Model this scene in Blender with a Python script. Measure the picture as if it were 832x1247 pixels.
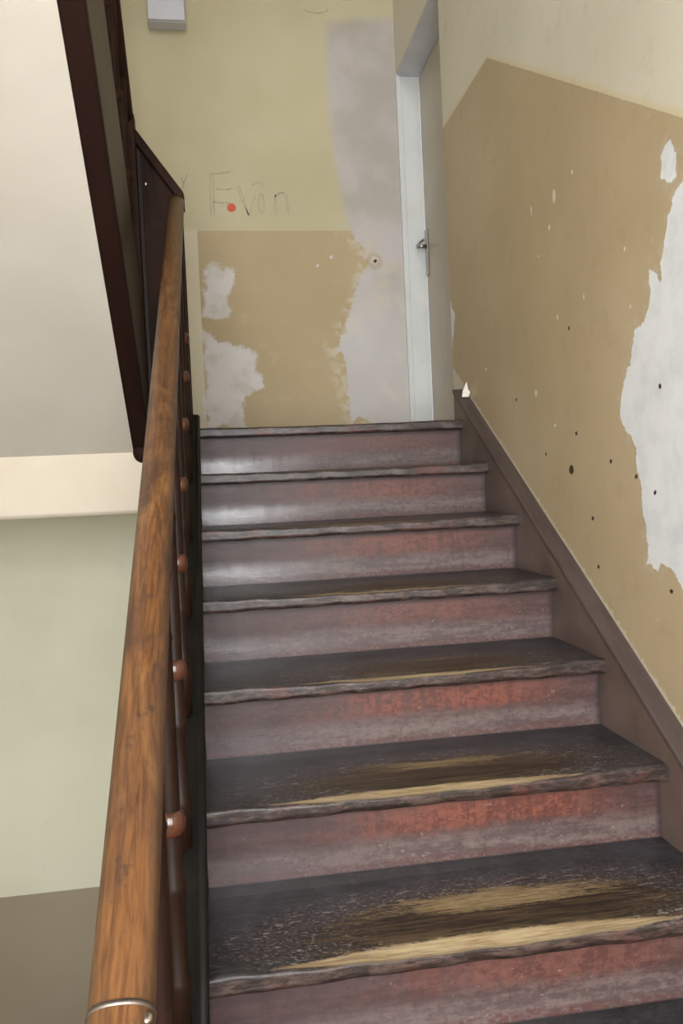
import bpy, math, random
import numpy as np
from mathutils import Matrix, Vector

# ------------------------------------------------------------------ scene, camera, light
scene = bpy.context.scene
for o in list(bpy.data.objects):
    bpy.data.objects.remove(o)
col = scene.collection
random.seed(4)
rng = np.random.default_rng(4)

vs = scene.view_settings
vs.view_transform = 'Standard'; vs.look = 'None'; vs.gamma = 1.0; vs.use_curve_mapping = False
vs.exposure = 0.06
scene.cycles.use_denoising = True
scene.cycles.max_bounces = 8; scene.cycles.diffuse_bounces = 6; scene.cycles.glossy_bounces = 4
scene.cycles.caustics_reflective = False; scene.cycles.caustics_refractive = False

FOCAL = 1011.14                                     # pixels, on the 832 x 1247 frame
cam_data = bpy.data.cameras.new('camera')
cam_data.sensor_fit = 'VERTICAL'; cam_data.sensor_height = 36.0
cam_data.lens = FOCAL / 1247 * 36.0
cam_data.clip_start = 0.02
cam = bpy.data.objects.new('camera', cam_data); col.objects.link(cam)
right = Vector((0.988223, -0.145908, -0.046118)); fwd = Vector((0.144682, 0.989056, -0.028906)); up = Vector((0.049831, 0.021894, 0.998518))
m = Matrix((right, up, -fwd)).transposed().to_4x4()
m.translation = Vector((0.060744, -3.052684, -0.239066))
cam.matrix_world = m
scene.camera = cam

world = bpy.data.worlds.new('sky'); scene.world = world; world.use_nodes = True
bg = world.node_tree.nodes['Background']
bg.inputs[0].default_value = (0.80, 0.88, 1.0, 1); bg.inputs[1].default_value = 1.0

def window_light(name, x, z, sx, sz, watts, y=-4.58):
    l = bpy.data.lights.new(name, 'AREA'); l.shape = 'RECTANGLE'; l.size = sx; l.size_y = sz
    l.energy = watts; l.color = (0.96, 0.985, 1.0)
    o = bpy.data.objects.new(name, l); col.objects.link(o)
    o.location = (x, y, z); o.rotation_euler = (math.radians(90), 0, 0)   # shines towards +Y
    return o
WX0, WX1 = -1.0, 0.60
window_light('daylight_mid_landing', (WX0 + WX1) / 2, 0.05, WX1 - WX0, 2.1, 235)
window_light('daylight_upper_landing', (WX0 + WX1) / 2, 3.35, WX1 - WX0, 1.7, 95)
window_light('fill_ground_floor', -0.65, -2.4, 0.9, 1.0, 88)  # added fill lamp, brightens the lower back wall

# ------------------------------------------------------------------ dimensions
RS, G, XR = 0.1730, 0.2808, 0.9855                  # riser, going, clear width of the stairs
SL = RS / G; LEN = math.hypot(1, SL)
NOS, TH = 0.040, 0.036                              # nosing overhang, tread thickness
WALL = 1.0355                                       # plane of the right wall
YB = 1.05                                           # plane of the back wall
USL = 0.80                                          # slope of the upper flight
XL = -1.25; YF = -4.3; STORY = 3.114; MID = -1.557

# paint and plaster outlines on the walls, in metres: (y, z) on the right wall, (x, z) on the back wall
PLASTER_BIG = [(-1.453, 0.366), (-1.417, 0.35), (-1.388, 0.298), (-1.376, 0.256), (-1.356, 0.216), (-1.36, 0.174), (-1.34, 0.127), (-1.278, 0.104), (-1.228, 0.095), (-1.212, 0.058), (-1.201, 0.021), (-1.175, -0.014), (-1.155, -0.051), (-1.152, -0.091), (-1.174, -0.132), (-1.211, -0.174), (-1.222, -0.229), (-1.242, -0.276), (-1.246, -0.33), (-1.256, -0.398), (-1.253, -0.448), (-1.276, -0.452), (-1.303, -0.463), (-1.311, -0.443), (-1.353, -0.447), (-1.378, -0.47), (-1.392, -0.49)]
PLASTER_BLOBS = [[(-1.367, 0.454), (-1.39, 0.472), (-1.416, 0.473), (-1.438, 0.425), (-1.441, 0.369), (-1.399, 0.362), (-1.358, 0.394)],
  [(-1.3, 0.219), (-1.328, 0.206), (-1.347, 0.185), (-1.358, 0.146), (-1.331, 0.104), (-1.286, 0.117), (-1.304, 0.168)],
  [(0.32, 0.574), (0.224, 0.478), (0.139, 0.427), (0.19, 0.395), (0.236, 0.321), (0.305, 0.265), (0.321, 0.404)]]
PAINT_CHIPS = [(-0.807, 0.554, 0.0184, 0.0278), (-0.635, 0.572, 0.0092, 0.0228), (-0.765, 0.48, 0.0138, 0.0101), (-0.93, 0.574, 0.0115, 0.0101), (-0.678, 0.422, 0.0092, 0.0063), (-0.798, 0.217, 0.0092, 0.0127), (-0.971, 0.233, 0.0069, 0.0152), (-1.217, 0.155, 0.0092, 0.0076), (-1.199, 0.293, 0.0092, 0.0101), (-0.617, 0.023, 0.0184, 0.0152), (-0.751, -0.086, 0.0184, 0.0076), (-0.153, 0.164, 0.0138, 0.0076)]
HOLES = [(-0.853, -0.218), (-1.09, -0.204), (-1.298, -0.282), (-0.894, -0.12), (-0.976, -0.35), (-0.872, 0.171), (-0.447, 0.022), (-1.335, -0.047), (-1.353, -0.5), (-0.676, -0.166), (-1.215, -0.244), (-0.999, -0.476)]
GREY_PLASTER = [(0.701, 2.04), (0.832, 2.069), (1.003, 2.099), (1.04, 2.092), (1.033, 0.073), (0.723, 0.087), (0.717, 0.231), (0.699, 0.325), (0.682, 0.456), (0.732, 0.548), (0.749, 0.654), (0.795, 0.734), (0.822, 0.791), (0.842, 0.856), (0.868, 0.884), (0.821, 0.945), (0.789, 0.974), (0.771, 1.026), (0.737, 1.192), (0.716, 1.353), (0.697, 1.561), (0.694, 1.757)]
WHITE_PATCHES = [[(0.033, 0.85), (0.098, 0.881), (0.135, 0.849), (0.179, 0.849), (0.192, 0.785), (0.151, 0.714), (0.169, 0.65), (0.146, 0.606), (0.021, 0.62)],
  [(0.022, 0.557), (0.109, 0.504), (0.214, 0.501), (0.262, 0.424), (0.287, 0.287), (0.213, 0.237), (0.205, 0.077), (0.014, 0.084)]]
SCRIBBLE = [
  [(0.095, 1.307), (0.091, 1.212), (0.089, 1.11)],
  [(0.111, 1.307), (0.106, 1.213), (0.105, 1.11)],
  [(0.095, 1.307), (0.151, 1.311), (0.194, 1.32)],
  [(0.115, 1.236), (0.166, 1.233), (0.202, 1.241)],
  [(0.104, 1.173), (0.151, 1.169), (0.183, 1.169)],
  [(0.222, 1.245), (0.243, 1.178), (0.272, 1.11)],
  [(0.231, 1.253), (0.252, 1.19), (0.272, 1.11), (0.294, 1.17), (0.309, 1.214)],
  [(0.328, 1.206), (0.321, 1.15), (0.338, 1.116), (0.35, 1.158), (0.344, 1.206), (0.334, 1.214), (0.329, 1.20)],
  [(0.295, 1.253), (0.323, 1.269), (0.35, 1.254), (0.326, 1.242)],
  [(0.396, 1.111), (0.405, 1.214), (0.41, 1.158), (0.412, 1.111)],
  [(0.404, 1.198), (0.429, 1.222), (0.457, 1.21), (0.467, 1.159), (0.468, 1.111)],
  [(0.416, 1.206), (0.441, 1.218), (0.459, 1.179), (0.461, 1.127)],
  [(-0.014, 1.306), (-0.032, 1.259), (-0.042, 1.227)],
  [(-0.046, 1.29), (-0.032, 1.259)],
  [(0.589, 2.107), (0.621, 2.097), (0.661, 2.094), (0.702, 2.104), (0.707, 2.12)]]

# ------------------------------------------------------------------ helpers
def lin(r, g, b):
    f = lambda v: (v / 255 / 12.92) if v / 255 <= 0.04045 else ((v / 255 + 0.055) / 1.055) ** 2.4
    return (f(r), f(g), f(b), 1.0)

class Mat:
    """a small node-graph writer"""
    def __init__(s, name):
        s.m = bpy.data.materials.new(name); s.m.use_nodes = True
        s.t = s.m.node_tree; s.t.nodes.clear()
        s.bsdf = s.t.nodes.new('ShaderNodeBsdfPrincipled'); o = s.t.nodes.new('ShaderNodeOutputMaterial')
        s.t.links.new(s.bsdf.outputs[0], o.inputs[0]); s._obj = None
    def put(s, sock, v):
        if isinstance(v, bpy.types.NodeSocket): s.t.links.new(v, sock)
        elif v is not None: sock.default_value = v
    def obj(s):
        if s._obj is None: s._obj = s.t.nodes.new('ShaderNodeTexCoord')
        return s._obj.outputs['Object']
    def rand(s): return s.t.nodes.new('ShaderNodeObjectInfo').outputs['Random']
    def attr(s, name):
        n = s.t.nodes.new('ShaderNodeAttribute'); n.attribute_name = name; return n.outputs['Fac']
    def scale(s, v, k, off=(0, 0, 0)):
        n = s.t.nodes.new('ShaderNodeMapping'); n.inputs['Scale'].default_value = k; n.inputs['Location'].default_value = off
        s.put(n.inputs[0], v); return n.outputs[0]
    def shift(s, v, r, k=40.0):
        n = s.t.nodes.new('ShaderNodeVectorMath'); n.operation = 'ADD'
        s.put(n.inputs[0], v); s.put(n.inputs[1], s.math('MULTIPLY', r, k)); return n.outputs[0]
    def noise(s, v, sc, det=4.0, rough=0.55, dist=0.0):
        n = s.t.nodes.new('ShaderNodeTexNoise'); s.put(n.inputs['Vector'], v)
        n.inputs['Scale'].default_value = sc; n.inputs['Detail'].default_value = det
        n.inputs['Roughness'].default_value = rough; n.inputs['Distortion'].default_value = dist
        return n.outputs['Fac']
    def wave(s, v, sc, dist, det=2.0, dscale=1.0, direction='X'):
        n = s.t.nodes.new('ShaderNodeTexWave'); n.bands_direction = direction; s.put(n.inputs['Vector'], v)
        n.inputs['Scale'].default_value = sc; n.inputs['Distortion'].default_value = dist
        n.inputs['Detail'].default_value = det; n.inputs['Detail Scale'].default_value = dscale
        return n.outputs['Fac']
    def sep(s, v):
        n = s.t.nodes.new('ShaderNodeSeparateXYZ'); s.put(n.inputs[0], v); return n.outputs
    def math(s, op, a, b=None, c=None):
        n = s.t.nodes.new('ShaderNodeMath'); n.operation = op
        s.put(n.inputs[0], a); s.put(n.inputs[1], b); s.put(n.inputs[2], c); return n.outputs[0]
    def ramp(s, v, a, b, x=0.0, y=1.0):
        n = s.t.nodes.new('ShaderNodeMapRange'); n.interpolation_type = 'SMOOTHSTEP'
        s.put(n.inputs[0], v)
        for i, k in enumerate((a, b, x, y)): n.inputs[i + 1].default_value = k
        return n.outputs[0]
    def mix(s, f, a, b):
        n = s.t.nodes.new('ShaderNodeMix'); n.data_type = 'RGBA'
        s.put(n.inputs[0], f); s.put(n.inputs[6], a); s.put(n.inputs[7], b); return n.outputs[2]
    def mul(s, a, b): return s.math('MULTIPLY', a, b)
    def add(s, a, b): return s.math('ADD', a, b)
    def sub(s, a, b): return s.math('SUBTRACT', a, b)
    def done(s, colr, rough=0.6, height=None, strength=0.2, dist=0.002, metal=0.0, spec=0.5, coat=None):
        s.put(s.bsdf.inputs['Base Color'], colr); s.put(s.bsdf.inputs['Roughness'], rough)
        s.put(s.bsdf.inputs['Metallic'], metal); s.put(s.bsdf.inputs['Specular IOR Level'], spec)
        if coat: s.bsdf.inputs['Coat Weight'].default_value = coat; s.bsdf.inputs['Coat Roughness'].default_value = 0.25
        if height is not None:
            b = s.t.nodes.new('ShaderNodeBump'); b.inputs['Strength'].default_value = strength; b.inputs['Distance'].default_value = dist
            s.put(b.inputs['Height'], height); s.t.links.new(b.outputs[0], s.bsdf.inputs['Normal'])
        return s.m

ORIGIN = {}
def tag(o, label=None, cat=None, group=None, kind=None):
    for k, v in (('label', label), ('category', cat), ('group', group), ('kind', kind)):
        if v: o[k] = v
    return o
def empty(name, loc):
    o = bpy.data.objects.new(name, None); o.location = loc; o.empty_display_size = 0.05
    col.objects.link(o); ORIGIN[o] = Vector(loc); return o
def obj(name, verts, faces, mat, parent=None, origin=(0, 0, 0), smooth=False, attrs=None, bevel=0.0, seg=2):
    v = np.asarray(verts, dtype=np.float64) - np.asarray(origin)
    me = bpy.data.meshes.new(name)
    if isinstance(faces, np.ndarray):
        nf = len(faces)
        me.vertices.add(len(v)); me.vertices.foreach_set('co', v.astype(np.float32).ravel())
        me.loops.add(nf * 4); me.loops.foreach_set('vertex_index', faces.astype(np.int32).ravel())
        me.polygons.add(nf); me.polygons.foreach_set('loop_start', np.arange(nf, dtype=np.int32) * 4)
        me.update(calc_edges=True); me.validate()
    else:
        me.from_pydata(v.tolist(), [], faces)
    if attrs:
        for k, a in attrs.items():
            at = me.attributes.new(k, 'FLOAT', 'POINT'); at.data.foreach_set('value', np.asarray(a, np.float32))
    if smooth: me.polygons.foreach_set('use_smooth', [True] * len(me.polygons))
    me.materials.append(mat); me.update()
    o = bpy.data.objects.new(name, me); col.objects.link(o)
    ORIGIN[o] = Vector(origin)
    if parent is not None:
        o.parent = parent; o.location = Vector(origin) - ORIGIN[parent]
    else:
        o.location = origin
    if bevel:
        b = o.modifiers.new('edge', 'BEVEL'); b.width = bevel; b.segments = seg; b.limit_method = 'ANGLE'
    return o
def clone(o, parent, origin):
    c = o.copy(); col.objects.link(c); c.parent = parent; c.location = Vector(origin) - ORIGIN[parent]; ORIGIN[c] = Vector(origin)
    return c
def join(*parts):
    V, F = [], []
    for v, f in parts:
        n = len(V); V += [tuple(p) for p in v]; F += [tuple(i + n for i in q) for q in f]
    return V, F
def box(x0, x1, y0, y1, z0, z1):
    v = [(x, y, z) for x in (x0, x1) for y in (y0, y1) for z in (z0, z1)]
    return v, [(0, 1, 3, 2), (4, 6, 7, 5), (0, 4, 5, 1), (2, 3, 7, 6), (0, 2, 6, 4), (1, 5, 7, 3)]
def prism_x(poly, x0, x1):
    """(y, z) outline, counter-clockwise seen from +X, pushed from x0 to x1"""
    n = len(poly)
    v = [(x0, y, z) for y, z in poly] + [(x1, y, z) for y, z in poly]
    f = [tuple(range(n - 1, -1, -1)), tuple(range(n, 2 * n))]
    return v, f + [(i, (i + 1) % n, n + (i + 1) % n, n + i) for i in range(n)]
def prism_y(poly, y0, y1):
    n = len(poly)
    v = [(x, y0, z) for x, z in poly] + [(x, y1, z) for x, z in poly]
    f = [tuple(range(n)), tuple(range(2 * n - 1, n - 1, -1))]
    return v, f + [((i + 1) % n, i, n + i, n + (i + 1) % n) for i in range(n)]
def lathe(profile, cx, cy, seg=14):
    v, f = [], []
    for r, z in profile:
        for k in range(seg):
            a = 2 * math.pi * k / seg; v.append((cx + r * math.cos(a), cy + r * math.sin(a), z))
    for j in range(len(profile) - 1):
        for k in range(seg):
            f.append((j * seg + k, j * seg + (k + 1) % seg, (j + 1) * seg + (k + 1) % seg, (j + 1) * seg + k))
    f.append(tuple(range(seg - 1, -1, -1))); n = (len(profile) - 1) * seg; f.append(tuple(range(n, n + seg)))
    return v, f
def sweep(profile, centres, ups):
    """profile (x, n) carried along centre points; x is the world X axis, n follows ups"""
    v, f = [], []; n = len(profile)
    for c, u in zip(centres, ups):
        for px, pn in profile: v.append((c[0] + px, c[1] + u[1] * pn, c[2] + u[2] * pn))
    for j in range(len(centres) - 1):
        for k in range(n): f.append((j * n + k, j * n + (k + 1) % n, (j + 1) * n + (k + 1) % n, (j + 1) * n + k))
    f.append(tuple(range(n - 1, -1, -1))); s = (len(centres) - 1) * n; f.append(tuple(range(s, s + n)))
    return v, f
def tube(pts, r, seg=8):
    v, f = [], []; P = [Vector(p) for p in pts]
    for i, p in enumerate(P):
        d = (P[min(i + 1, len(P) - 1)] - P[max(i - 1, 0)]).normalized()
        a = d.orthogonal().normalized(); b = d.cross(a)
        if i:                                           # keep the frame from twisting
            a = (last - d * last.dot(d)).normalized(); b = d.cross(a)
        last = a
        rr = r[i] if isinstance(r, (list, tuple)) else r
        for k in range(seg):
            t = 2 * math.pi * k / seg; v.append(tuple(p + a * rr * math.cos(t) + b * rr * math.sin(t)))
    for j in range(len(P) - 1):
        for k in range(seg): f.append((j * seg + k, j * seg + (k + 1) % seg, (j + 1) * seg + (k + 1) % seg, (j + 1) * seg + k))
    f.append(tuple(range(seg - 1, -1, -1))); n = (len(P) - 1) * seg; f.append(tuple(range(n, n + seg)))
    return v, f
def signed_distance(a, b, poly):
    """positive inside the outline"""
    P = np.array(poly); Q = np.roll(P, -1, 0); d = np.full(a.shape, 1e9); inside = np.zeros(a.shape, bool)
    for (x0, y0), (x1, y1) in zip(P, Q):
        ex, ey = x1 - x0, y1 - y0; t = np.clip(((a - x0) * ex + (b - y0) * ey) / (ex * ex + ey * ey + 1e-12), 0, 1)
        d = np.minimum(d, np.hypot(a - x0 - t * ex, b - y0 - t * ey))
        c = (y0 > b) != (y1 > b)
        inside ^= c & (a < (x1 - x0) * (b - y0) / ((y1 - y0) if y1 != y0 else 1e-12) + x0)
    return np.where(inside, d, -d)
def lattice(a, b, keep):
    """a, b: 1-D coordinates; keep(am, bm) picks cells; returns A, B of each vertex and the quads"""
    A, B = np.meshgrid(a, b, indexing='ij'); na, nb = len(a), len(b)
    I, J = np.meshgrid(np.arange(na - 1), np.arange(nb - 1), indexing='ij')
    k = keep((a[I] + a[I + 1]) / 2, (b[J] + b[J + 1]) / 2)
    I, J = I[k], J[k]; i = lambda p, q: p * nb + q
    F = np.stack([i(I, J), i(I + 1, J), i(I + 1, J + 1), i(I, J + 1)], 1)
    used = np.unique(F); remap = np.zeros(na * nb, np.int64); remap[used] = np.arange(len(used))
    return A.ravel()[used], B.ravel()[used], remap[F]
def steps(*segs):
    out = [segs[0][0]]
    for lo, hi, d in segs: out += np.linspace(lo, hi, max(1, round((hi - lo) / d)) + 1)[1:].tolist()
    return np.array(out)

# ------------------------------------------------------------------ wall materials
def mat_wall_right():
    m = Mat('right_wall_paint'); p = m.obj()
    big = m.noise(p, 1.6, 3); mid = m.noise(p, 14, 5, 0.6); fine = m.noise(p, 90, 3); edge = m.noise(p, 22, 5, 0.65)
    cream = m.mix(m.ramp(big, 0.35, 0.7), lin(224, 217, 203), lin(216, 209, 192))
    cream = m.mix(m.mul(m.ramp(mid, 0.56, 0.75), 0.35), cream, lin(196, 186, 166))
    brown = m.mix(m.ramp(big, 0.3, 0.7), lin(195, 177, 147), lin(182, 163, 132))
    brown = m.mix(m.mul(m.ramp(mid, 0.5, 0.8), 0.5), brown, lin(170, 150, 118))
    d = m.add(m.attr('dado'), m.mul(m.sub(fine, 0.5), 0.006))
    base = m.mix(m.ramp(d, -0.0015, 0.0015), cream, brown)
    rim = m.mul(m.ramp(d, -0.02, -0.004), m.ramp(d, 0.0, -0.002))
    base = m.mix(m.mul(rim, 0.5), base, lin(214, 196, 140))
    pl = m.add(m.attr('plaster'), m.mul(m.sub(edge, 0.5), 0.05)); pm = m.ramp(pl, -0.001, 0.002)
    white = m.mix(m.ramp(mid, 0.4, 0.75), lin(230, 232, 237), lin(216, 218, 224))
    halo = m.mul(m.ramp(pl, -0.035, 0.0), m.ramp(m.noise(p, 30, 4), 0.45, 0.62))
    base = m.mix(m.mul(halo, 0.35), base, lin(206, 198, 186))
    base = m.mix(pm, base, white)
    ch = m.add(m.attr('chip'), m.mul(m.sub(m.noise(p, 130, 3), 0.5), 0.9)); cm = m.ramp(ch, -0.05, 0.1)
    base = m.mix(m.mul(cm, 0.85), base, lin(232, 226, 212))
    sp = m.ramp(m.noise(p, 60, 2, 0.4), 0.74, 0.78)
    base = m.mix(m.mul(sp, 0.45), base, lin(224, 216, 196))
    rag = m.add(m.attr('ragged'), m.mul(m.sub(m.noise(p, 75, 4, 0.7), 0.5), 0.055)); rm = m.ramp(rag, -0.002, 0.003)
    base = m.mix(m.mul(rm, 0.9), base, lin(214, 204, 186))
    ho = m.add(m.attr('hole'), m.mul(m.sub(m.noise(p, 160, 2), 0.5), 0.5)); hm = m.ramp(ho, 0.0, 0.12)
    base = m.mix(hm, base, lin(66, 54, 42))
    h = m.sub(m.add(m.mul(mid, 0.25), m.mul(fine, 0.15)), m.add(m.mul(pm, 0.35), m.add(m.mul(cm, 0.5), m.mul(hm, 2.5))))
    return m.done(base, m.add(0.5, m.mul(pm, 0.35)), h, 0.55, 0.003, spec=0.35)

def mat_wall_back():
    m = Mat('back_wall_paint'); p = m.obj(); x, y, z = m.sep(p)
    big = m.noise(p, 1.3, 3); mid = m.noise(p, 10, 5, 0.6); fine = m.noise(p, 90, 3); edge = m.noise(p, 16, 6, 0.7)
    up = m.mix(m.ramp(big, 0.35, 0.68), lin(196, 187, 156), lin(184, 174, 141))
    green = m.mix(m.ramp(big, 0.35, 0.7), lin(220, 217, 195), lin(210, 207, 184))
    green = m.mix(m.mul(m.ramp(m.noise(m.scale(p, (9, 9, 1.2)), 2.0, 4), 0.6, 0.8), 0.4), green, lin(204, 205, 186))
    up = m.mix(m.mul(m.ramp(x, 0.021, 0.017), m.ramp(z, 1.06, 1.02)), up, lin(206, 196, 172))
    base = m.mix(m.ramp(z, -0.31, -0.30), green, up)
    br = m.mix(m.ramp(big, 0.3, 0.7), lin(184, 166, 133), lin(173, 154, 120))
    br = m.mix(m.mul(m.ramp(mid, 0.55, 0.8), 0.4), br, lin(198, 182, 138))
    d = m.attr('dado'); base = m.mix(m.ramp(d, -0.0015, 0.0015), base, br)
    low = m.mix(m.ramp(big, 0.3, 0.7), lin(158, 146, 126), lin(148, 136, 114))
    base = m.mix(m.ramp(m.add(z, m.mul(fine, 0.004)), -2.106, -2.110), base, low)
    g = m.add(m.attr('grey'), m.add(m.mul(m.sub(edge, 0.5), 0.13), m.mul(m.sub(m.noise(p, 6, 3), 0.5), 0.12))); gm = m.mix(m.ramp(z, 0.98, 1.10), m.ramp(g, -0.004, 0.006), m.ramp(m.attr('grey'), -0.035, 0.03))
    grey = m.mix(m.ramp(m.noise(p, 3.2, 4), 0.35, 0.65), lin(190, 182, 180), lin(174, 166, 158))
    grey = m.mix(m.mul(m.mul(m.ramp(m.noise(p, 8, 5), 0.50, 0.64), m.ramp(z, 1.1, 0.9)), 0.6), grey, lin(196, 184, 160))
    grey = m.mix(m.mul(m.ramp(z, 0.95, 0.5), 0.45), grey, lin(206, 203, 204))
    fringe = m.mul(m.mul(m.ramp(z, 1.08, 1.0), m.ramp(g, -0.07, 0.0)), m.ramp(m.noise(p, 26, 5), 0.44, 0.6))
    base = m.mix(m.mul(fringe, 0.5), base, lin(208, 200, 186))
    base = m.mix(gm, base, grey)
    w = m.add(m.attr('white'), m.add(m.mul(m.sub(edge, 0.5), 0.10), m.mul(m.sub(m.noise(p, 9, 3), 0.5), 0.08))); wm = m.mul(m.ramp(w, -0.012, 0.014), 0.85)
    base = m.mix(wm, base, m.mix(m.ramp(mid, 0.45, 0.7), lin(212, 208, 208), lin(196, 190, 184)))
    h = m.add(m.mul(m.ramp(m.attr('hole'), 0.75, 0.9), -3.0), m.add(m.mul(mid, 0.3), m.add(m.mul(fine, 0.12), m.mul(m.add(gm, wm), -0.3))))
    ha = m.add(m.attr('hole'), m.mul(m.sub(edge, 0.5), 1.2))
    base = m.mix(m.mul(m.ramp(ha, 0.15, 0.45), 0.6), base, lin(172, 156, 124)); base = m.mix(m.mul(m.ramp(ha, 0.62, 0.75), 0.7), base, lin(206, 198, 184)); base = m.mix(m.ramp(m.attr('hole'), 0.78, 0.84), base, lin(70, 60, 50))
    return m.done(base, 0.62, h, 0.5, 0.003, spec=0.3)

def plain(name, c1, c2, rough=0.6, sc=4.0, bump=0.1, spec=0.4, stretch=(1, 1, 1)):
    m = Mat(name); p = m.scale(m.obj(), stretch); n = m.noise(p, sc, 5, 0.6)
    return m.done(m.mix(m.ramp(n, 0.35, 0.68), c1, c2), rough, m.noise(p, sc * 12, 3), bump, 0.002, spec=spec)

def mat_tread():
    m = Mat('worn_black_tread'); p = m.shift(m.obj(), m.rand(), 30.0)
    streak = m.noise(m.scale(p, (6, 110, 110)), 1.0, 5, 0.65, 0.5); blot = m.noise(p, 7, 5, 0.65)
    fine = m.noise(m.scale(p, (70, 200, 200)), 1.0, 4, 0.75); grain = m.noise(m.scale(p, (22, 260, 260)), 1.0, 3, 0.7)
    base = m.mix(m.ramp(m.add(blot, m.mul(m.sub(fine, 0.5), 0.7)), 0.35, 0.7), lin(42, 42, 46), lin(66, 68, 74))
    base = m.mix(m.mul(m.ramp(m.noise(p, 30, 5, 0.7), 0.5, 0.68), 0.45), base, lin(86, 82, 84))
    jit = m.add(m.mul(m.sub(streak, 0.5), 1.1), m.mul(m.sub(fine, 0.5), 0.8))
    rin = m.add(m.attr('ring'), m.mul(jit, 0.7))
    purple = m.ramp(rin, -0.45, -0.05)
    base = m.mix(m.mul(purple, 0.5), base, m.mix(m.ramp(fine, 0.4, 0.6), lin(52, 44, 46), lin(88, 76, 76)))
    ring = m.ramp(rin, 0.0, 0.28)
    brown = m.mix(m.ramp(m.add(streak, m.mul(m.sub(grain, 0.5), 0.8)), 0.36, 0.66), lin(40, 32, 26), lin(84, 68, 50))
    base = m.mix(m.mul(ring, 0.95), base, brown)
    w2 = m.ramp(m.add(m.attr('oval'), m.add(m.mul(jit, 1.5), m.mul(m.sub(grain, 0.5), 1.6))), 0.0, 0.45)
    pale = m.mix(m.ramp(grain, 0.35, 0.65), lin(172, 152, 116), lin(128, 108, 78))
    base = m.mix(m.mul(w2, 0.85), base, pale)
    w1 = m.ramp(m.add(m.attr('lens'), m.add(m.mul(jit, 0.45), m.mul(m.sub(grain, 0.5), 0.4))), 0.0, 0.22)
    pale1 = m.mix(m.ramp(m.add(streak, m.mul(m.sub(grain, 0.5), 0.6)), 0.32, 0.68), lin(176, 157, 124), lin(138, 117, 87))
    base = m.mix(w1, base, pale1)
    zone = m.mul(m.ramp(m.attr('ring'), -0.62, -0.05), m.ramp(m.attr('ring'), 0.5, 0.05))
    scuff = m.ramp(m.noise(m.scale(p, (34, 120, 120)), 1.0, 3, 0.6), 0.60, 0.66)
    base = m.mix(m.mul(m.mul(scuff, zone), 0.6), base, lin(158, 148, 142))
    fleck = m.ramp(m.noise(m.scale(p, (110, 260, 260)), 1.0, 3, 0.6), 0.57, 0.64)
    base = m.mix(m.mul(m.mul(fleck, zone), 0.6), base, lin(146, 134, 130))
    back = m.attr('edge'); base = m.mix(m.mul(m.ramp(m.add(back, m.mul(m.sub(fine, 0.5), 0.5)), 0.2, 0.9), 0.16), base, lin(120, 118, 120))
    nose = m.attr('nose')
    nb = m.mix(m.ramp(m.noise(m.scale(p, (16, 60, 60)), 1.0, 5, 0.75), 0.42, 0.62), lin(46, 32, 28), lin(90, 73, 66))
    nb = m.mix(m.mul(m.ramp(blot, 0.54, 0.64), 0.6), nb, lin(98, 54, 48))
    nb = m.mix(m.mul(m.ramp(m.noise(m.scale(p, (24, 80, 80)), 1.0, 4, 0.75), 0.52, 0.6), 0.9), nb, lin(34, 27, 27))
    base = m.mix(m.mul(nose, 0.92), base, nb)
    rough = m.add(m.add(0.40, m.mul(m.sub(fine, 0.5), 0.25)), m.mul(m.add(w1, w2), 0.22))
    return m.done(base, rough, m.add(m.mul(streak, 0.5), m.mul(fine, 0.7)), 0.4, 0.002, spec=0.5)

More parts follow.
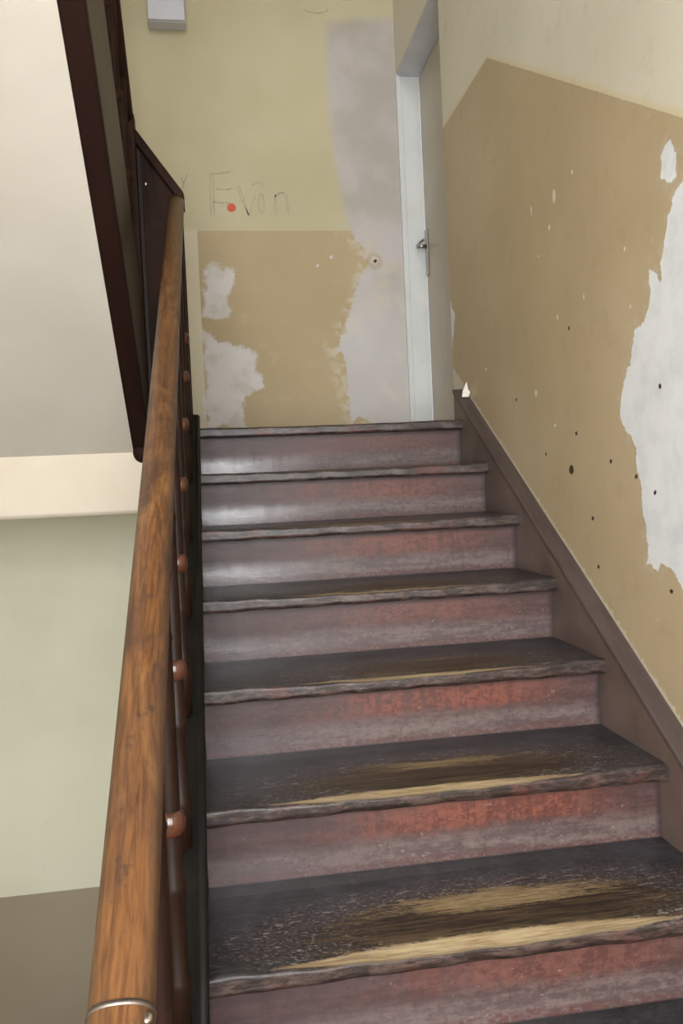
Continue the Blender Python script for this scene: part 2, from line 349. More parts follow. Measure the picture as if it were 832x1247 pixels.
def mat_riser():
    m = Mat('oxblood_riser'); q = m.obj(); x, y, z = m.sep(q); r = m.rand(); p = m.shift(q, r, 30.0)
    v = m.math('DIVIDE', z, RS - TH); u = m.math('DIVIDE', x, XR)
    blot = m.noise(m.scale(p, (3, 3, 9)), 1.0, 5, 0.65); smear = m.noise(m.scale(p, (5, 5, 42)), 1.0, 4, 0.65)
    fine = m.noise(m.scale(p, (60, 60, 90)), 1.0, 5, 0.7); drip = m.noise(m.scale(p, (34, 34, 5)), 1.0, 4, 0.65)
    jit = m.add(m.mul(m.sub(blot, 0.5), 0.7), m.mul(m.sub(drip, 0.5), 0.45))
    base = m.mix(m.ramp(m.add(smear, m.mul(m.sub(fine, 0.5), 0.8)), 0.36, 0.66), lin(73, 53, 51), lin(92, 68, 65))
    zone = m.mul(m.ramp(m.add(u, jit), 0.16, 0.55), m.ramp(m.add(u, m.mul(jit, 0.5)), 1.0, 0.72))
    zone = m.mul(zone, m.ramp(m.add(v, m.mul(jit, 0.5)), 0.40, 0.60))
    red = m.mix(m.ramp(m.add(fine, m.mul(m.sub(drip, 0.5), 0.8)), 0.36, 0.62), lin(91, 48, 39), lin(124, 70, 55))
    base = m.mix(m.mul(zone, m.attr('red')), base, red)
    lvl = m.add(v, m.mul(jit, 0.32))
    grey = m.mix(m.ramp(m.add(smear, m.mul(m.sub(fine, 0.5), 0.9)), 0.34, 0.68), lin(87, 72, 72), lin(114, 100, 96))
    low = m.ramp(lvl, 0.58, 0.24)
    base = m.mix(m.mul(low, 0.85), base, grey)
    foot = m.mul(m.ramp(lvl, 0.17, 0.08), m.ramp(m.noise(m.scale(p, (110, 110, 160)), 1.0, 3, 0.7), 0.40, 0.58))
    base = m.mix(m.mul(foot, 0.75), base, lin(91, 53, 47))
    base = m.mix(m.mul(m.ramp(m.noise(m.scale(p, (70, 70, 90)), 1.0, 2), 0.70, 0.75), 0.45), base, lin(148, 133, 124))
    base = m.mix(m.mul(m.ramp(drip, 0.56, 0.72), 0.35), base, lin(57, 41, 39))
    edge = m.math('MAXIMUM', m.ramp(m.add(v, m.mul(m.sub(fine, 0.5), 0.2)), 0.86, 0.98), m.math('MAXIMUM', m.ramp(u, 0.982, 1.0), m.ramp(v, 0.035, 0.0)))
    base = m.mix(m.mul(edge, 0.75), base, lin(40, 32, 31))  # painted shade under the nosing; same dark tone along right end and foot
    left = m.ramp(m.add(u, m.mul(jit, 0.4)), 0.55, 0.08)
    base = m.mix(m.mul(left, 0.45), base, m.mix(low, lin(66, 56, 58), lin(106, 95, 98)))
    rough = m.add(m.sub(0.52, m.mul(m.mul(left, low), 0.30)), m.mul(m.sub(fine, 0.5), 0.25))
    return m.done(base, rough, m.add(m.mul(fine, 0.6), m.mul(smear, 0.8)), 0.3, 0.002, spec=0.5)

def mat_dark_wood(name, a, b, c, rough=0.42, spec=0.5):
    m = Mat(name); p = m.obj()
    g = m.noise(m.scale(p, (26, 3, 3)), 1.0, 5, 0.6, 0.5); f = m.noise(p, 60, 4, 0.65)
    base = m.mix(m.ramp(g, 0.35, 0.7), a, b)
    base = m.mix(m.mul(m.ramp(m.noise(p, 9, 5, 0.65), 0.52, 0.72), 0.7), base, c)
    return m.done(base, rough, m.add(m.mul(g, 0.6), m.mul(f, 0.4)), 0.2, 0.002, spec=spec)

def mat_rail():
    m = Mat('worn_orange_brown_rail'); p = m.obj(); x, y, z = m.sep(p)
    g = m.noise(m.scale(p, (70, 4.5, 4.5)), 1.0, 6, 0.65, 2.2); g2 = m.noise(m.scale(p, (150, 14, 14)), 1.0, 5, 0.7, 0.8)
    patch = m.noise(m.scale(p, (12, 5, 5)), 1.0, 5, 0.65, 0.6); spot = m.noise(p, 34, 4, 0.6)
    k = m.add(g, m.mul(m.sub(g2, 0.5), 0.7))
    base = m.mix(m.ramp(k, 0.34, 0.68), lin(113, 75, 42), lin(79, 49, 27))
    base = m.mix(m.mul(m.ramp(m.noise(m.scale(p, (22, 6, 6), (3, 1, 7)), 1.0, 5, 0.6, 1.0), 0.52, 0.68), 0.6), base, lin(137, 99, 61))
    dark = m.mul(m.ramp(patch, 0.46, 0.62), m.add(0.35, m.mul(m.mul(m.ramp(y, -2.15, -1.95), m.ramp(y, -1.2, -1.7)), 0.5)))
    base = m.mix(dark, base, m.mix(m.ramp(k, 0.4, 0.6), lin(73, 48, 34), lin(59, 39, 32)))
    base = m.mix(m.mul(m.ramp(spot, 0.60, 0.70), 0.65), base, lin(53, 41, 37))
    base = m.mix(m.mul(m.ramp(m.add(y, m.mul(m.sub(k, 0.5), 0.5)), -0.55, 0.05), 0.75), base, lin(89, 71, 49))
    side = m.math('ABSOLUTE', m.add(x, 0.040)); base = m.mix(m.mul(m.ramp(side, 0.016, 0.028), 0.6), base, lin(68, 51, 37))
    base = m.mix(m.ramp(m.attr('rim'), 0.2, 0.8), base, lin(32, 18, 11))  # shade on the underside of the grip, painted into its colour
    return m.done(base, m.add(0.36, m.mul(patch, 0.2)), m.add(g, m.mul(g2, 0.5)), 0.2, 0.0015, spec=0.45)

M_RIGHT, M_BACK = mat_wall_right(), mat_wall_back()
M_SOFFIT = plain('cream_soffit', lin(196, 189, 179), lin(189, 182, 171), 0.7, 2.0, 0.08)
M_BEAM = plain('cream_beam', lin(218, 207, 190), lin(212, 200, 182), 0.7, 3.0, 0.1)
M_CREAM = plain('cream_paint', lin(214, 206, 180), lin(204, 195, 168), 0.65, 2.0, 0.1)
M_FLOOR = plain('grey_floor', lin(120, 104, 92), lin(96, 82, 72), 0.5, 6.0, 0.1)
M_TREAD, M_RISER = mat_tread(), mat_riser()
M_STRING = mat_dark_wood('brown_painted_string', lin(112, 95, 88), lin(88, 73, 67), lin(122, 104, 84), 0.45)
M_CAP = mat_dark_wood('brown_string_cap', lin(88, 76, 74), lin(74, 62, 60), lin(66, 52, 48), 0.55)
M_DARK = mat_dark_wood('dark_brown_wood', lin(50, 31, 23), lin(34, 21, 16), lin(62, 37, 27), 0.6, 0.12)
M_BLACK = mat_dark_wood('black_string', lin(24, 23, 21), lin(17, 16, 15), lin(34, 29, 26), 0.5, 0.18)
M_EDGE = mat_dark_wood('dark_red_brown_wood', lin(36, 17, 12), lin(30, 13, 9), lin(33, 15, 11), 0.65, 0.15)
M_SIDE = mat_dark_wood('grey_brown_string', lin(82, 68, 56), lin(68, 55, 45), lin(50, 38, 32), 0.5, 0.3)
M_TURN = mat_dark_wood('turned_brown_wood', lin(38, 21, 13), lin(26, 14, 9), lin(54, 29, 18), 0.45, 0.22)
M_KNOB = mat_dark_wood('polished_wood_copper_highlight', lin(78, 44, 30), lin(58, 32, 22), lin(92, 54, 36), 0.2, 0.6)  # turned wood with its highlight painted in as a lighter copper tone
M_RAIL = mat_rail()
M_WHITE = plain('white_gloss_paint', lin(208, 210, 209), lin(200, 202, 201), 0.35, 5.0, 0.05)
M_HEAD = plain('grey_gloss_paint', lin(200, 200, 204), lin(186, 188, 194), 0.35, 5.0, 0.05)
M_LEAF = plain('beige_door_paint', lin(196, 186, 172), lin(186, 176, 160), 0.42, 3.0, 0.05)
M_METAL = Mat('brushed_steel').done(lin(170, 166, 160), 0.3, metal=1.0)
M_SILVER = Mat('dull_silver').done(lin(120, 112, 106), 0.5, metal=1.0)
M_PLASTIC = plain('pale_grey_plastic', lin(206, 206, 216), lin(200, 200, 210), 0.35, 5.0, 0.02)
M_STICKER = plain('orange_red_paper', lin(206, 96, 66), lin(192, 84, 58), 0.6, 60.0, 0.05)
M_PENCIL = plain('pencil_grey', lin(166, 158, 134), lin(180, 172, 146), 0.7, 60.0, 0.0)
M_FLAKE = plain('white_plaster_flake', lin(234, 232, 224), lin(220, 216, 206), 0.8, 60.0, 0.2)
gl = Mat('window_glass'); t = gl.t
tr = t.nodes.new('ShaderNodeBsdfTransparent'); gy = t.nodes.new('ShaderNodeBsdfGlossy'); gy.inputs['Roughness'].default_value = 0.02
mx = t.nodes.new('ShaderNodeMixShader'); mx.inputs[0].default_value = 0.06
t.links.new(tr.outputs[0], mx.inputs[1]); t.links.new(gy.outputs[0], mx.inputs[2])
t.links.new(mx.outputs[0], [n for n in t.nodes if n.type == 'OUTPUT_MATERIAL'][0].inputs[0])
M_GLASS = gl.m

# ------------------------------------------------------------------ setting
TOP = 4.5; BOT = -STORY - 0.02
# right wall: finely divided where its plaster shows, open where the door stands
D0, D1, DH, DREC = 0.262, 1.045, 1.805, 0.115        # door opening along Y, head height, depth of the reveal
ya = steps((YF, -1.9, 0.2), (-1.9, -1.5, 0.02), (-1.5, D0, 0.0065), (D0, D1, 0.05), (D1, YB, 0.005))
za = steps((BOT, -1.6, 0.2), (-1.6, -0.8, 0.04), (-0.8, 1.75, 0.0075), (1.75, DH, 0.01), (DH, TOP, 0.2))
Y, Z, F = lattice(ya, za, lambda y, z: ~((y > D0) & (y < D1) & (z > 0) & (z < DH)))
plaster = signed_distance(Y, Z, PLASTER_BIG + [(-1.62, -0.62), (-1.80, -0.50), (-1.86, 0.10), (-1.78, 0.36), (-1.56, 0.42)])
PLASTER_BLOBS[0] = [(-1.40 + 0.72 * (y + 1.40), 0.42 + 0.78 * (z - 0.42)) for y, z in PLASTER_BLOBS[0]]
PLASTER_BLOBS[2] = [(0.27 + 0.55 * (y - 0.27), z) for y, z in PLASTER_BLOBS[2]]
for b in PLASTER_BLOBS: plaster = np.maximum(plaster, signed_distance(Y, Z, b))
chip = np.full(Y.shape, -1.0); hole = np.full(Y.shape, -1.0)
for cy_, cz_, ry, rz in PAINT_CHIPS: chip = np.maximum(chip, 1 - np.hypot((Y - cy_) / (ry * 0.62), (Z - cz_) / (rz * 0.75)))
for i, (cy_, cz_) in enumerate(HOLES):
    k = 0.0135 if i == 0 else 0.0065
    hole = np.maximum(hole, 1 - np.hypot((Y - cy_) / (k * 1.2), (Z - cz_) / k))
dado = np.minimum(1.200 - Z, (SL * Y + 1.383 - Z) / LEN)
ragged = 0.058 + 0.012 - (Z - SL * Y)
verts = np.stack([np.full(Y.shape, WALL), Y, Z], 1)
wall_right = obj('wall_right', verts, F[:, ::-1], M_RIGHT, attrs=dict(plaster=np.clip(plaster, -1, 1), chip=chip, hole=hole, dado=np.clip(dado, -1, 1), ragged=np.clip(ragged, -1, 1)))
tag(wall_right, kind='structure')
v, f = join(box(WALL + 0.001, WALL + DREC + 0.06, YF, D0, BOT, TOP), box(WALL + 0.001, WALL + DREC + 0.06, D0, YB + 0.15, DH, TOP),
            box(WALL + 0.001, WALL + DREC + 0.06, D0, YB + 0.15, BOT, 0.0))
obj('wall_core', v, f, M_CREAM, wall_right)
# back wall
xa = steps((XL, -0.12, 0.1), (-0.12, WALL, 0.012)); zb = steps((BOT, 0.0, 0.12), (0.0, 2.2, 0.013), (2.2, TOP, 0.2))
X, Z, F = lattice(xa, zb, lambda x, z: x > -99)
grey = np.where((X > 0.6), signed_distance(X, Z, [(x + (0.5 if x > 0.95 else 0), z) for x, z in GREY_PLASTER]), -1)
white = np.maximum(signed_distance(X, Z, WHITE_PATCHES[0]), signed_distance(X, Z, WHITE_PATCHES[1]))
for cx_, cz_ in ((0.598, 0.86), (0.672, 0.905)): white = np.where(np.hypot(X - cx_, Z - cz_) < 0.013, 0.06, white)
dd = np.minimum(np.minimum(1.035 - Z, Z + 0.1), X - 0.019)
hole = np.clip(1 - np.hypot(X - 0.889, Z - 0.884) / 0.055, 0, 1)
wall_back = obj('wall_back', np.stack([X, np.full(X.shape, YB), Z], 1), F, M_BACK, attrs=dict(grey=np.clip(grey, -1, 1), white=np.clip(white, -1, 1), dado=np.clip(dd, -1, 1), hole=hole))
tag(wall_back, kind='structure')
obj('wall_core', *box(XL, WALL, YB + 0.001, YB + 0.2, BOT, TOP), M_CREAM, wall_back)
wl = obj('wall_left', *box(XL - 0.15, XL, YF, YB, BOT, TOP), M_CREAM); tag(wl, kind='structure')
# front wall behind the camera, with the two landing windows
W1, W2 = (-1.02, 1.12), (2.5, 4.2)
W3 = (-2.9, -1.9); V0, V1 = -1.1, -0.2                # unseen opening added under the half landing for the lower fill lamp
v, f = join(box(XL, WX0, YF - 0.25, YF, W1[0], TOP), box(WX1, WALL, YF - 0.25, YF, W1[0], TOP), box(XL, WALL, YF - 0.25, YF, W3[1], W1[0]),
            box(XL, WALL, YF - 0.25, YF, BOT, W3[0]), box(XL, V0, YF - 0.25, YF, W3[0], W3[1]), box(V1, WALL, YF - 0.25, YF, W3[0], W3[1]),
            box(WX0, WX1, YF - 0.25, YF, W1[1], W2[0]), box(WX0, WX1, YF - 0.25, YF, W2[1], TOP))
tag(obj('wall_front', v, f, M_CREAM), kind='structure')
for i, (z0, z1, WX0, WX1) in enumerate((W1 + (WX0, WX1), W2 + (WX0, WX1), W3 + (V0, V1))):  # the third window is invented, it only frames the added fill
    w = empty('window_%d' % (i + 1), ((WX0 + WX1) / 2, YF - 0.12, z0)); tag(w, kind='structure')
    xm = (WX0 + WX1) / 2; zt = z0 + 0.68 * (z1 - z0); a, b = YF - 0.16, YF - 0.10
    v, f = join(box(WX0, WX0 + 0.06, a, b, z0, z1), box(WX1 - 0.06, WX1, a, b, z0, z1), box(WX0 + 0.06, WX1 - 0.06, a, b, z0, z0 + 0.06),
                box(WX0 + 0.06, WX1 - 0.06, a, b, z1 - 0.06, z1), box(xm - 0.035, xm + 0.035, a, b, z0 + 0.06, z1 - 0.06), box(WX0 + 0.06, xm - 0.035, a, b, zt, zt + 0.05), box(xm + 0.035, WX1 - 0.06, a, b, zt, zt + 0.05))
    obj('window_frame', v, f, M_WHITE, w)
    for x0, x1 in ((WX0 + 0.06, xm - 0.035), (xm + 0.035, WX1 - 0.06)):
        for q0, q1 in ((z0 + 0.06, zt), (zt + 0.05, z1 - 0.06)):
            obj('pane', *box(x0, x1, YF - 0.133, YF - 0.128, q0, q1), M_GLASS, w)
    obj('window_sill', *box(WX0 - 0.04, WX1 + 0.04, YF - 0.1, YF + 0.06, z0 - 0.03, z0), M_WHITE, w)
tag(obj('ceiling', *box(XL, WALL, YF, YB, TOP, TOP + 0.1), M_CREAM), kind='structure')
# landings: the one at the head of the flight with its cream beam, the half landings, the floor one storey down
floor = obj('floor', *box(-0.235, WALL, 0.285, YB, -0.02, 0.0), M_FLOOR); tag(floor, kind='structure')
obj('landing_slab', *join(box(-0.235, WALL, 0.10, YB, -0.298, -0.04), box(XL, -0.235, 0.10, YB, -0.298, 0.0)), M_CREAM, floor)
pts = [(0.10, -0.298), (0.10, 0.02), (0.0, 0.02), (0.0, -0.05), (-0.006, -0.105), (-0.002, -0.285), (0.012, -0.298)]
obj('landing_beam', *prism_x(pts, XL, -0.10), M_BEAM, floor, bevel=0.006)
for i, (zz, y1) in enumerate(((MID, -2.22), (-MID, -1.93))):
    tag(obj('floor', *box(XL, WALL, YF, y1, zz - 0.22, zz), M_FLOOR), kind='structure')
tag(obj('floor', *box(XL, WALL, YF, YB, BOT - 0.1, BOT), M_FLOOR), kind='structure')

# door in the right wall of the landing
door = empty('door_1', (WALL + DREC, (D0 + D1) / 2, 0.0)); tag(door, kind='structure')
v, f = join(box(WALL - 0.004, WALL + 0.022, D1 - 0.012, YB - 0.001, 0.0, DH + 0.0), box(WALL + 0.022, WALL + DREC, D1, YB - 0.001, 0.0, DH))
obj('door_frame', v, f, M_WHITE, door, bevel=0.003)
obj('frame_head', *box(WALL + 0.0005, WALL + DREC + 0.03, D0 + 0.001, D1 - 0.001, DH - 0.012, DH - 0.002), M_HEAD, door)
leaf = obj('door_leaf', *join(box(WALL + DREC, WALL + DREC + 0.04, D0 + 0.003, D1 - 0.002, 0.012, DH - 0.018)), M_LEAF, door, bevel=0.002)
LX, HY = WALL + DREC, D1 - 0.034
obj('handle_plate', *box(LX - 0.008, LX - 0.0005, HY - 0.02, HY + 0.02, 0.80, 1.03), M_METAL, leaf, bevel=0.003)
obj('door_lever', *join(tube([(LX - 0.006, HY, 0.945), (LX - 0.05, HY, 0.945)], 0.010, 10),
    tube([(LX - 0.048, HY + 0.008, 0.945), (LX - 0.054, HY - 0.01, 0.945), (LX - 0.055, HY - 0.06, 0.944), (LX - 0.050, HY - 0.115, 0.942)], [0.008, 0.008, 0.007, 0.006], 10)), M_METAL, leaf, smooth=True)

# pencil scribbles on the back wall: thin strokes lying on the paint
def stroke(pts, y, w=0.0060):
    v, f = [], []
    P = [Vector(p) for p in pts]; Q = [P[0]]
    for a, b, c, d in zip([P[0]] + P, P, P[1:], P[2:] + [P[-1]]):
        for t in (0.25, 0.5, 0.75, 1.0):
            Q.append(0.5 * ((2 * b) + (c - a) * t + (2 * a - 5 * b + 4 * c - d) * t * t + (3 * b - a - 3 * c + d) * t ** 3))
    for i, p in enumerate(Q):
        d = (Q[min(i + 1, len(Q) - 1)] - Q[max(i - 1, 0)]).normalized(); n = Vector((-d.y, d.x)) * w * 0.5 * random.uniform(0.7, 1.2)
        for s in (n, -n): v += [(p.x + s.x, y, p.y + s.y), (p.x + s.x, y + 0.0004, p.y + s.y)]
    for i in range(len(Q) - 1):
        a, b = 4 * i, 4 * i + 4
        f += [(a, a + 2, b + 2, b), (a, b, b + 1, a + 1), (a + 2, a + 3, b + 3, b + 2)]
    return v, f
obj('pencil_lettering', *join(*[stroke(s, YB - 0.0012) for s in SCRIBBLE]), M_PENCIL, wall_back)

# ------------------------------------------------------------------ the flight in view
stairs = empty('staircase', (XR / 2, -2.2, MID))
tag(stairs, 'worn wooden staircase with blackened treads and oxblood risers climbing to landing', 'staircase')
NSTEP = 9
strength = [0.10, 0.30, 0.40, 0.48, 0.56, 0.80, 1.0, 0.9, 0.8]
cols = np.linspace(0, 1, 150)
for i in range(NSTEP):
    s = strength[i]; y0, z0 = -i * G, -i * RS
    depth = 0.285 if i == 0 else G + NOS + 0.006
    rows = [(d, 0.0, 0.0) for d in np.linspace(depth, 0.06, 34)] + [(d, 0.0, 0.0) for d in np.linspace(0.055, 0.009, 14)]
    r = 0.008
    rows += [(r - r * math.sin(a), -r + r * math.cos(a), 0.35 + 0.65 * a / (math.pi / 2)) for a in np.linspace(0.2, math.pi / 2, 5)]
    rows += [(0.0, -d, 1.0) for d in np.linspace(0.013, TH - 0.005, 5)] + [(0.005, -TH, 1.0), (NOS + 0.015, -TH, 1.0)]
    R = np.array(rows); nr, nc = len(R), len(cols)
    u = np.repeat(cols[None], nr, 0); v = np.repeat(R[:, 0:1], nc, 1); dz = np.repeat(R[:, 1:2], nc, 1); nose = np.repeat(R[:, 2:3], nc, 1)
    uc = 0.50 + 0.03 * math.sin(i * 2.1)
    hump = np.clip(1 - ((u - uc) / 0.44) ** 2, 0, None)
    wob = 0.0006 * np.sin(u * 31 + i) + 0.0005 * np.sin(u * 57 + 2 * i)
    sag = (0.010 * s + 0.003) * hump * np.exp(-(v / 0.035) ** 2)
    zz = z0 + dz * (1 - 0.28 * s * hump * (dz > -TH + 0.002)) - sag * np.clip(1 + dz / TH, 0, 1) + wob * (v < 0.02)
    yy = y0 + v + (0.005 * s * hump) * np.exp(-(v / 0.02) ** 2) + wob * nose
    V = np.stack([u * XR, yy, zz], -1).reshape(-1, 3)
    I, J = np.meshgrid(np.arange(nr - 1), np.arange(nc - 1), indexing='ij'); k = lambda a, b: (a * nc + b).ravel()
    F = np.stack([k(I, J), k(I + 1, J), k(I + 1, J + 1), k(I, J + 1)], 1)
    vf = 0.039 * s ** 1.4 * np.clip(1 - ((u - uc) / (0.30 + 0.14 * s)) ** 2, -3, None)
    lens = np.clip((vf + 0.0065 * np.clip(hump * 1.6, 0, 1) - v) / (0.008 + 0.022 * s), -1.5, 1.0) - nose * 1.25
    rad = np.hypot((u - uc - 0.06) / 0.27, (v - 0.148) / 0.042); oval = (1 - rad) - (1 - s) * 1.6
    rad2 = np.hypot((u - uc - 0.05) / 0.40, (v - 0.085) / 0.115); ring = (1 - rad2) - (1 - s) * 0.5
    obj('tread', V, F, M_TREAD, stairs, origin=(0, y0, z0), smooth=True,
        attrs=dict(edge=(np.clip((v - G - NOS + 0.055) / 0.015, 0, 1) * np.clip((0.8 - u) / 0.3, 0.3, 1)).ravel(), lens=lens.ravel(), oval=np.clip(oval, -2, 1).ravel(), ring=np.clip(ring, -2, 1).ravel(), nose=nose.ravel() * (1 - 0.75 * np.clip(lens, 0, 1)).ravel()))
    rb = z0 - RS
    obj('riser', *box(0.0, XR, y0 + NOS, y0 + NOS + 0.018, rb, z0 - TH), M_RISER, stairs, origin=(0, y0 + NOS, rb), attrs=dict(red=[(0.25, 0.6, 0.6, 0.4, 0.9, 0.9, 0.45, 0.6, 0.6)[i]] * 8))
# string against the right wall: face board and the thicker cap that meets the plaster
lo, hi = -2.32, 0.105
H = 0.060
n_ = lambda y, h: (y, SL * y + h)
obj('wall_string', *prism_x([n_(lo, -0.34), (hi, -0.28), (hi, SL * hi + H - 0.012), n_(lo, H - 0.012)], XR + 0.0005, XR + 0.038), M_STRING, stairs, bevel=0.002)
obj('string_cap', *prism_x([n_(lo, H - 0.014), n_(hi, H - 0.014), n_(hi + 0.004, H), n_(lo, H)], XR - 0.004, WALL - 0.0005), M_CAP, stairs, bevel=0.004)
# outer string beside the well, with a rounded nosing on its top
obj('outer_string', *prism_x([n_(lo, -0.36), (0.03, -0.30), n_(0.03, 0.036), n_(lo, 0.036)], -0.070, -0.0005), M_BLACK, stairs, bevel=0.004)
obj('string_bead', *tube([(-0.004, lo, SL * lo + 0.026), (-0.004, 0.028, SL * 0.028 + 0.026)], 0.010, 10), M_BLACK, stairs, smooth=True)

# ------------------------------------------------------------------ banister of the flight in view
ban = empty('banister', (-0.04, -2.2, MID))
tag(ban, 'wooden banister with a worn orange-brown handrail over dark turned balusters', 'banister')
RX, RH = -0.040, 0.790                               # rail centre, height above the nosing line
ud = Vector((0, 1, SL)).normalized(); un = Vector((0, -SL, 1)).normalized()
prof = []
for k in range(28):                                  # oval grip with a narrower foot
    a = 2 * math.pi * k / 28; cx, cn = math.cos(a), math.sin(a)
    w = 0.0275 * (abs(cx) ** 0.85) * (1 if cx > 0 else -1); n = 0.026 * (abs(cn) ** 0.9) * (1 if cn > 0 else -1)
    prof.append((w, n))
ys = np.linspace(-2.75, 0.085, 60)
cen = [(RX, y, SL * y + RH) for y in ys]
V, F = sweep(prof, cen, [un] * len(cen))
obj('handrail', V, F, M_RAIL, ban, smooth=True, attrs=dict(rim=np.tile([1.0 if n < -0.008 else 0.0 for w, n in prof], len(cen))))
rail = bpy.data.objects[[o.name for o in ban.children if o.name.startswith('handrail')][0]]
foot = [(-0.021, -0.045), (0.021, -0.045), (0.021, -0.030), (0.017, -0.020), (-0.017, -0.020), (-0.021, -0.030)]
obj('rail_foot', *sweep(foot, [cen[0], cen[-1]], [un, un]), M_DARK, ban)
yb = -2.362                                          # the joint is bound by a metal band
bp = [(w * 1.035, n * 1.035) for w, n in prof]
c0 = Vector((RX, yb, SL * yb + RH))
obj('metal_band', *sweep(bp, [c0 - ud * 0.0022, c0 + ud * 0.0022], [un, un]), M_SILVER, rail, smooth=True)
for dx, dy in ((0.000, -0.050), (0.0215, -0.010)):
    c = c0 + ud * dy + un * (0.026 * math.sqrt(max(0, 1 - (dx / 0.0275) ** 2)) + 0.0005) + Vector((dx, 0, 0))
    v, f = tube([tuple(c - un * 0.003), tuple(c), tuple(c + un * 0.0015)], [0.0055, 0.0055, 0.0035], 10)
    obj('screw', v, f, M_METAL, rail, smooth=True)
BX = -0.036
def baluster_profile(L, k):
    """turned spindle: plain foot, bead, shaft, collar under the ball, shaft"""
    return [(0.016, 0.0), (0.016, 0.07), (0.018, 0.078), (0.018, 0.088), (0.015, 0.096), (0.0155, k - 0.115), (0.0185, k - 0.105), (0.0185, k - 0.095), (0.015, k - 0.085), (0.015, k),
            (0.015, k + 0.036), (0.0155, L - 0.10), (0.0175, L - 0.09), (0.0155, L - 0.08), (0.016, L)]
KN = [(0.0100 + 0.0125 * math.sin(a), -0.021 * math.cos(a)) for a in np.linspace(0.02, math.pi - 0.02, 11)]
def balusters(ban, n, y0, step, x, foot, L, slope, wood, knob):
    first = None
    for i in range(n):
        y = y0 - i * step; o3 = (x, y, slope * y + foot); ok = (x, y, slope * y + foot + 0.33)
        if first is None:
            v, f = lathe(baluster_profile(L, 0.33), 0, 0)
            first = obj('baluster', [(a + o3[0], b + o3[1], c + o3[2]) for a, b, c in v], f, wood, ban, origin=o3, smooth=True)
            v, f = lathe(KN, 0, 0)
            ball = obj('knob', [(a + ok[0], b + ok[1], c + ok[2]) for a, b, c in v], f, knob, first, origin=ok, smooth=True)
        else:
            clone(ball, clone(first, ban, o3), ok)
balusters(ban, 9, -0.10, G, BX, 0.038, RH - 0.038 - 0.045 * LEN, SL, M_TURN, M_KNOB)

# board that closes the well at the landing, with the sloping link between the two rails
PX0, PX1, PY0, PY1 = -0.176, -0.020, 0.086, 0.112
ztop = lambda x: 0.868 + (-0.02 - x) * 1.42
obj('end_panel', *prism_y([(PX0, -0.10), (PX1, -0.10), (PX1, ztop(PX1) - 0.03), (PX0, ztop(PX0) - 0.03)], PY0, PY1), M_DARK, ban, bevel=0.002)
sl = [(x, ztop(x)) for x in np.linspace(PX0 - 0.004, PX1 + 0.008, 8)]
obj('link_rail', *prism_y([(x, z - 0.045) for x, z in sl] + [(x, z + 0.012) for x, z in reversed(sl)], PY0 - 0.022, PY1 + 0.022), M_DARK, ban, bevel=0.008, seg=3)
obj('panel_batten', *prism_y([(-0.176, -0.08), (-0.160, -0.08), (-0.160, ztop(-0.160) - 0.05), (-0.176, ztop(-0.176) - 0.05)], PY0 - 0.008, PY0 + 0.001), M_TURN, ban, bevel=0.002)
v, f = tube([(-0.148, PY0 + 0.002, 0.905), (-0.148, PY0 - 0.004, 0.905), (-0.148, PY0 - 0.006, 0.905)], [0.007, 0.007, 0.004], 10)
obj('screw', v, f, M_METAL, ban, smooth=True)

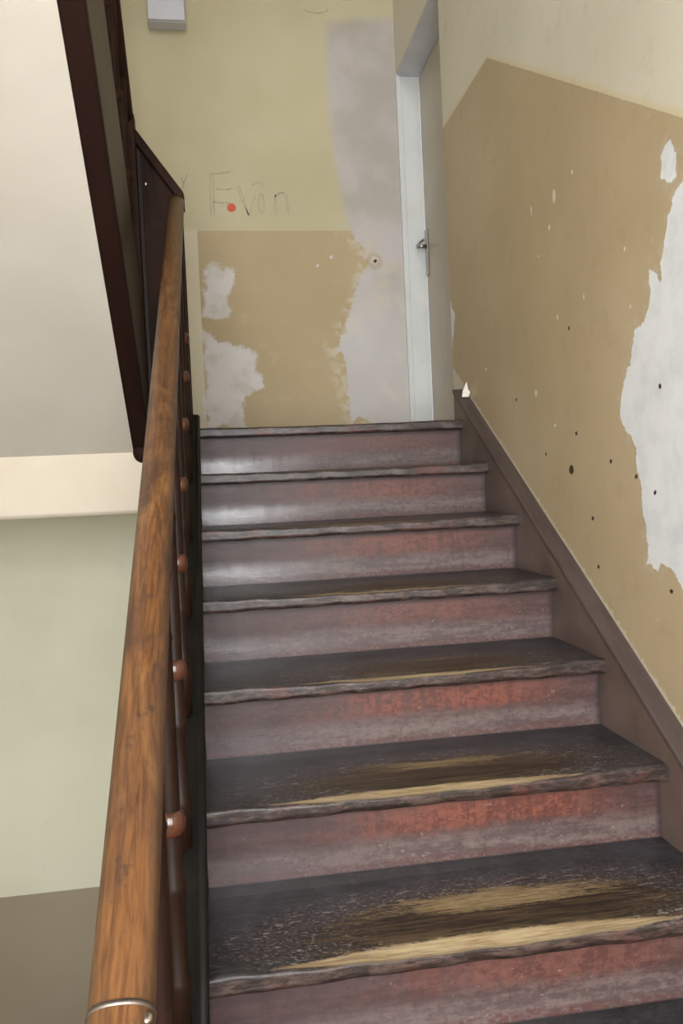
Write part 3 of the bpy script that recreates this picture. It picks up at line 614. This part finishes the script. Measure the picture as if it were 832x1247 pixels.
# ------------------------------------------------------------------ upper flight: soffit, string and its banister
flight = empty('staircase', (-0.7, 0.0, 0.0))
tag(flight, 'upper staircase flight with smooth cream underside and dark brown edge string', 'staircase')
U = lambda y, h: (y, -USL * y + h)
ylo = -1.95
obj('soffit', *prism_x([(0.0, -0.080), (0.0, 0.14), U(ylo, 0.14), U(ylo, -0.080)], XL + 0.001, -0.2345), M_SOFFIT, flight)
SX0, SX1 = -0.234, -0.178
obj('outer_string', *prism_x([(0.06, -0.055), (0.06, 0.45), U(ylo, 0.50), U(ylo, -0.03), (0.0, -0.03)], SX0 + 0.003, SX1), M_SIDE, flight, bevel=0.003)
obj('newel_post', *box(SX0 + 0.002, SX1 + 0.0015, 0.061, 0.118, -0.06, 1.15), M_DARK, flight, bevel=0.003)
obj('string_edge', *prism_x([(0.0, -0.076), (0.0, -0.030), U(ylo, -0.030), U(ylo, -0.076)], SX0, SX1 + 0.003), M_EDGE, flight, bevel=0.003)
dp = [(0.030, -0.060), (0.032, -0.064), (0.032, -0.082), (0.030, -0.092), (0.024, -0.106), (0.012, -0.116), (0.002, -0.118)]
obj('drop_finial', *lathe([(r, z) for r, z in reversed(dp)], (SX0 + SX1) / 2, 0.005, 18), M_EDGE, flight, smooth=True)

ban2 = empty('banister', (-0.206, 0.0, 0.45))
tag(ban2, 'dark banister with turned balusters edge-on above upper flight', 'banister')
uu = Vector((0, USL, 1)).normalized(); cen2 = [(-0.206, y, -USL * y + 1.20) for y in np.linspace(0.085, -1.95, 30)]
obj('handrail', *sweep([(w, n) for w, n in prof], cen2, [uu] * 30), M_DARK, ban2, smooth=True)
balusters(ban2, 9, -0.07, 0.216, -0.203, 0.49, 0.66, -USL, M_DARK, M_DARK)

# ------------------------------------------------------------------ small things
bx = empty('junction_box', (-0.07, YB, 1.985))
tag(bx, 'pale grey plastic electrical box high on the back wall', 'electrical box')
obj('box_body', *box(-0.160, 0.016, YB - 0.075, YB - 0.0005, 1.985, 2.22), M_PLASTIC, bx, bevel=0.006, seg=3)
obj('box_lid', *box(-0.157, 0.013, YB - 0.090, YB - 0.0755, 1.988, 2.217), M_PLASTIC, bx, bevel=0.004, seg=3)
v, f = lathe([(0.021, 0.0), (0.021, 0.001), (0.0195, 0.0016)], 0, 0, 24)
st = obj('sticker', [(0.190 + a, YB - 0.0005 - c, 1.146 + b) for a, b, c in v], [tuple(reversed(q)) for q in f], M_STICKER, origin=(0.190, YB, 1.146))
tag(st, 'small round orange-red sticker on the back wall among pencil letters', 'sticker')
v, f = prism_y([(1.000, 0.0875), (1.026, 0.0875), (1.033, 0.106), (1.025, 0.116), (1.020, 0.146), (1.011, 0.126), (1.004, 0.112)], 0.036, 0.042)
fl = obj('plaster_flake', v, f, M_FLAKE, origin=(1.015, 0.04, 0.0875)); tag(fl, 'white plaster flake standing at the top end of the wall string', 'flake')
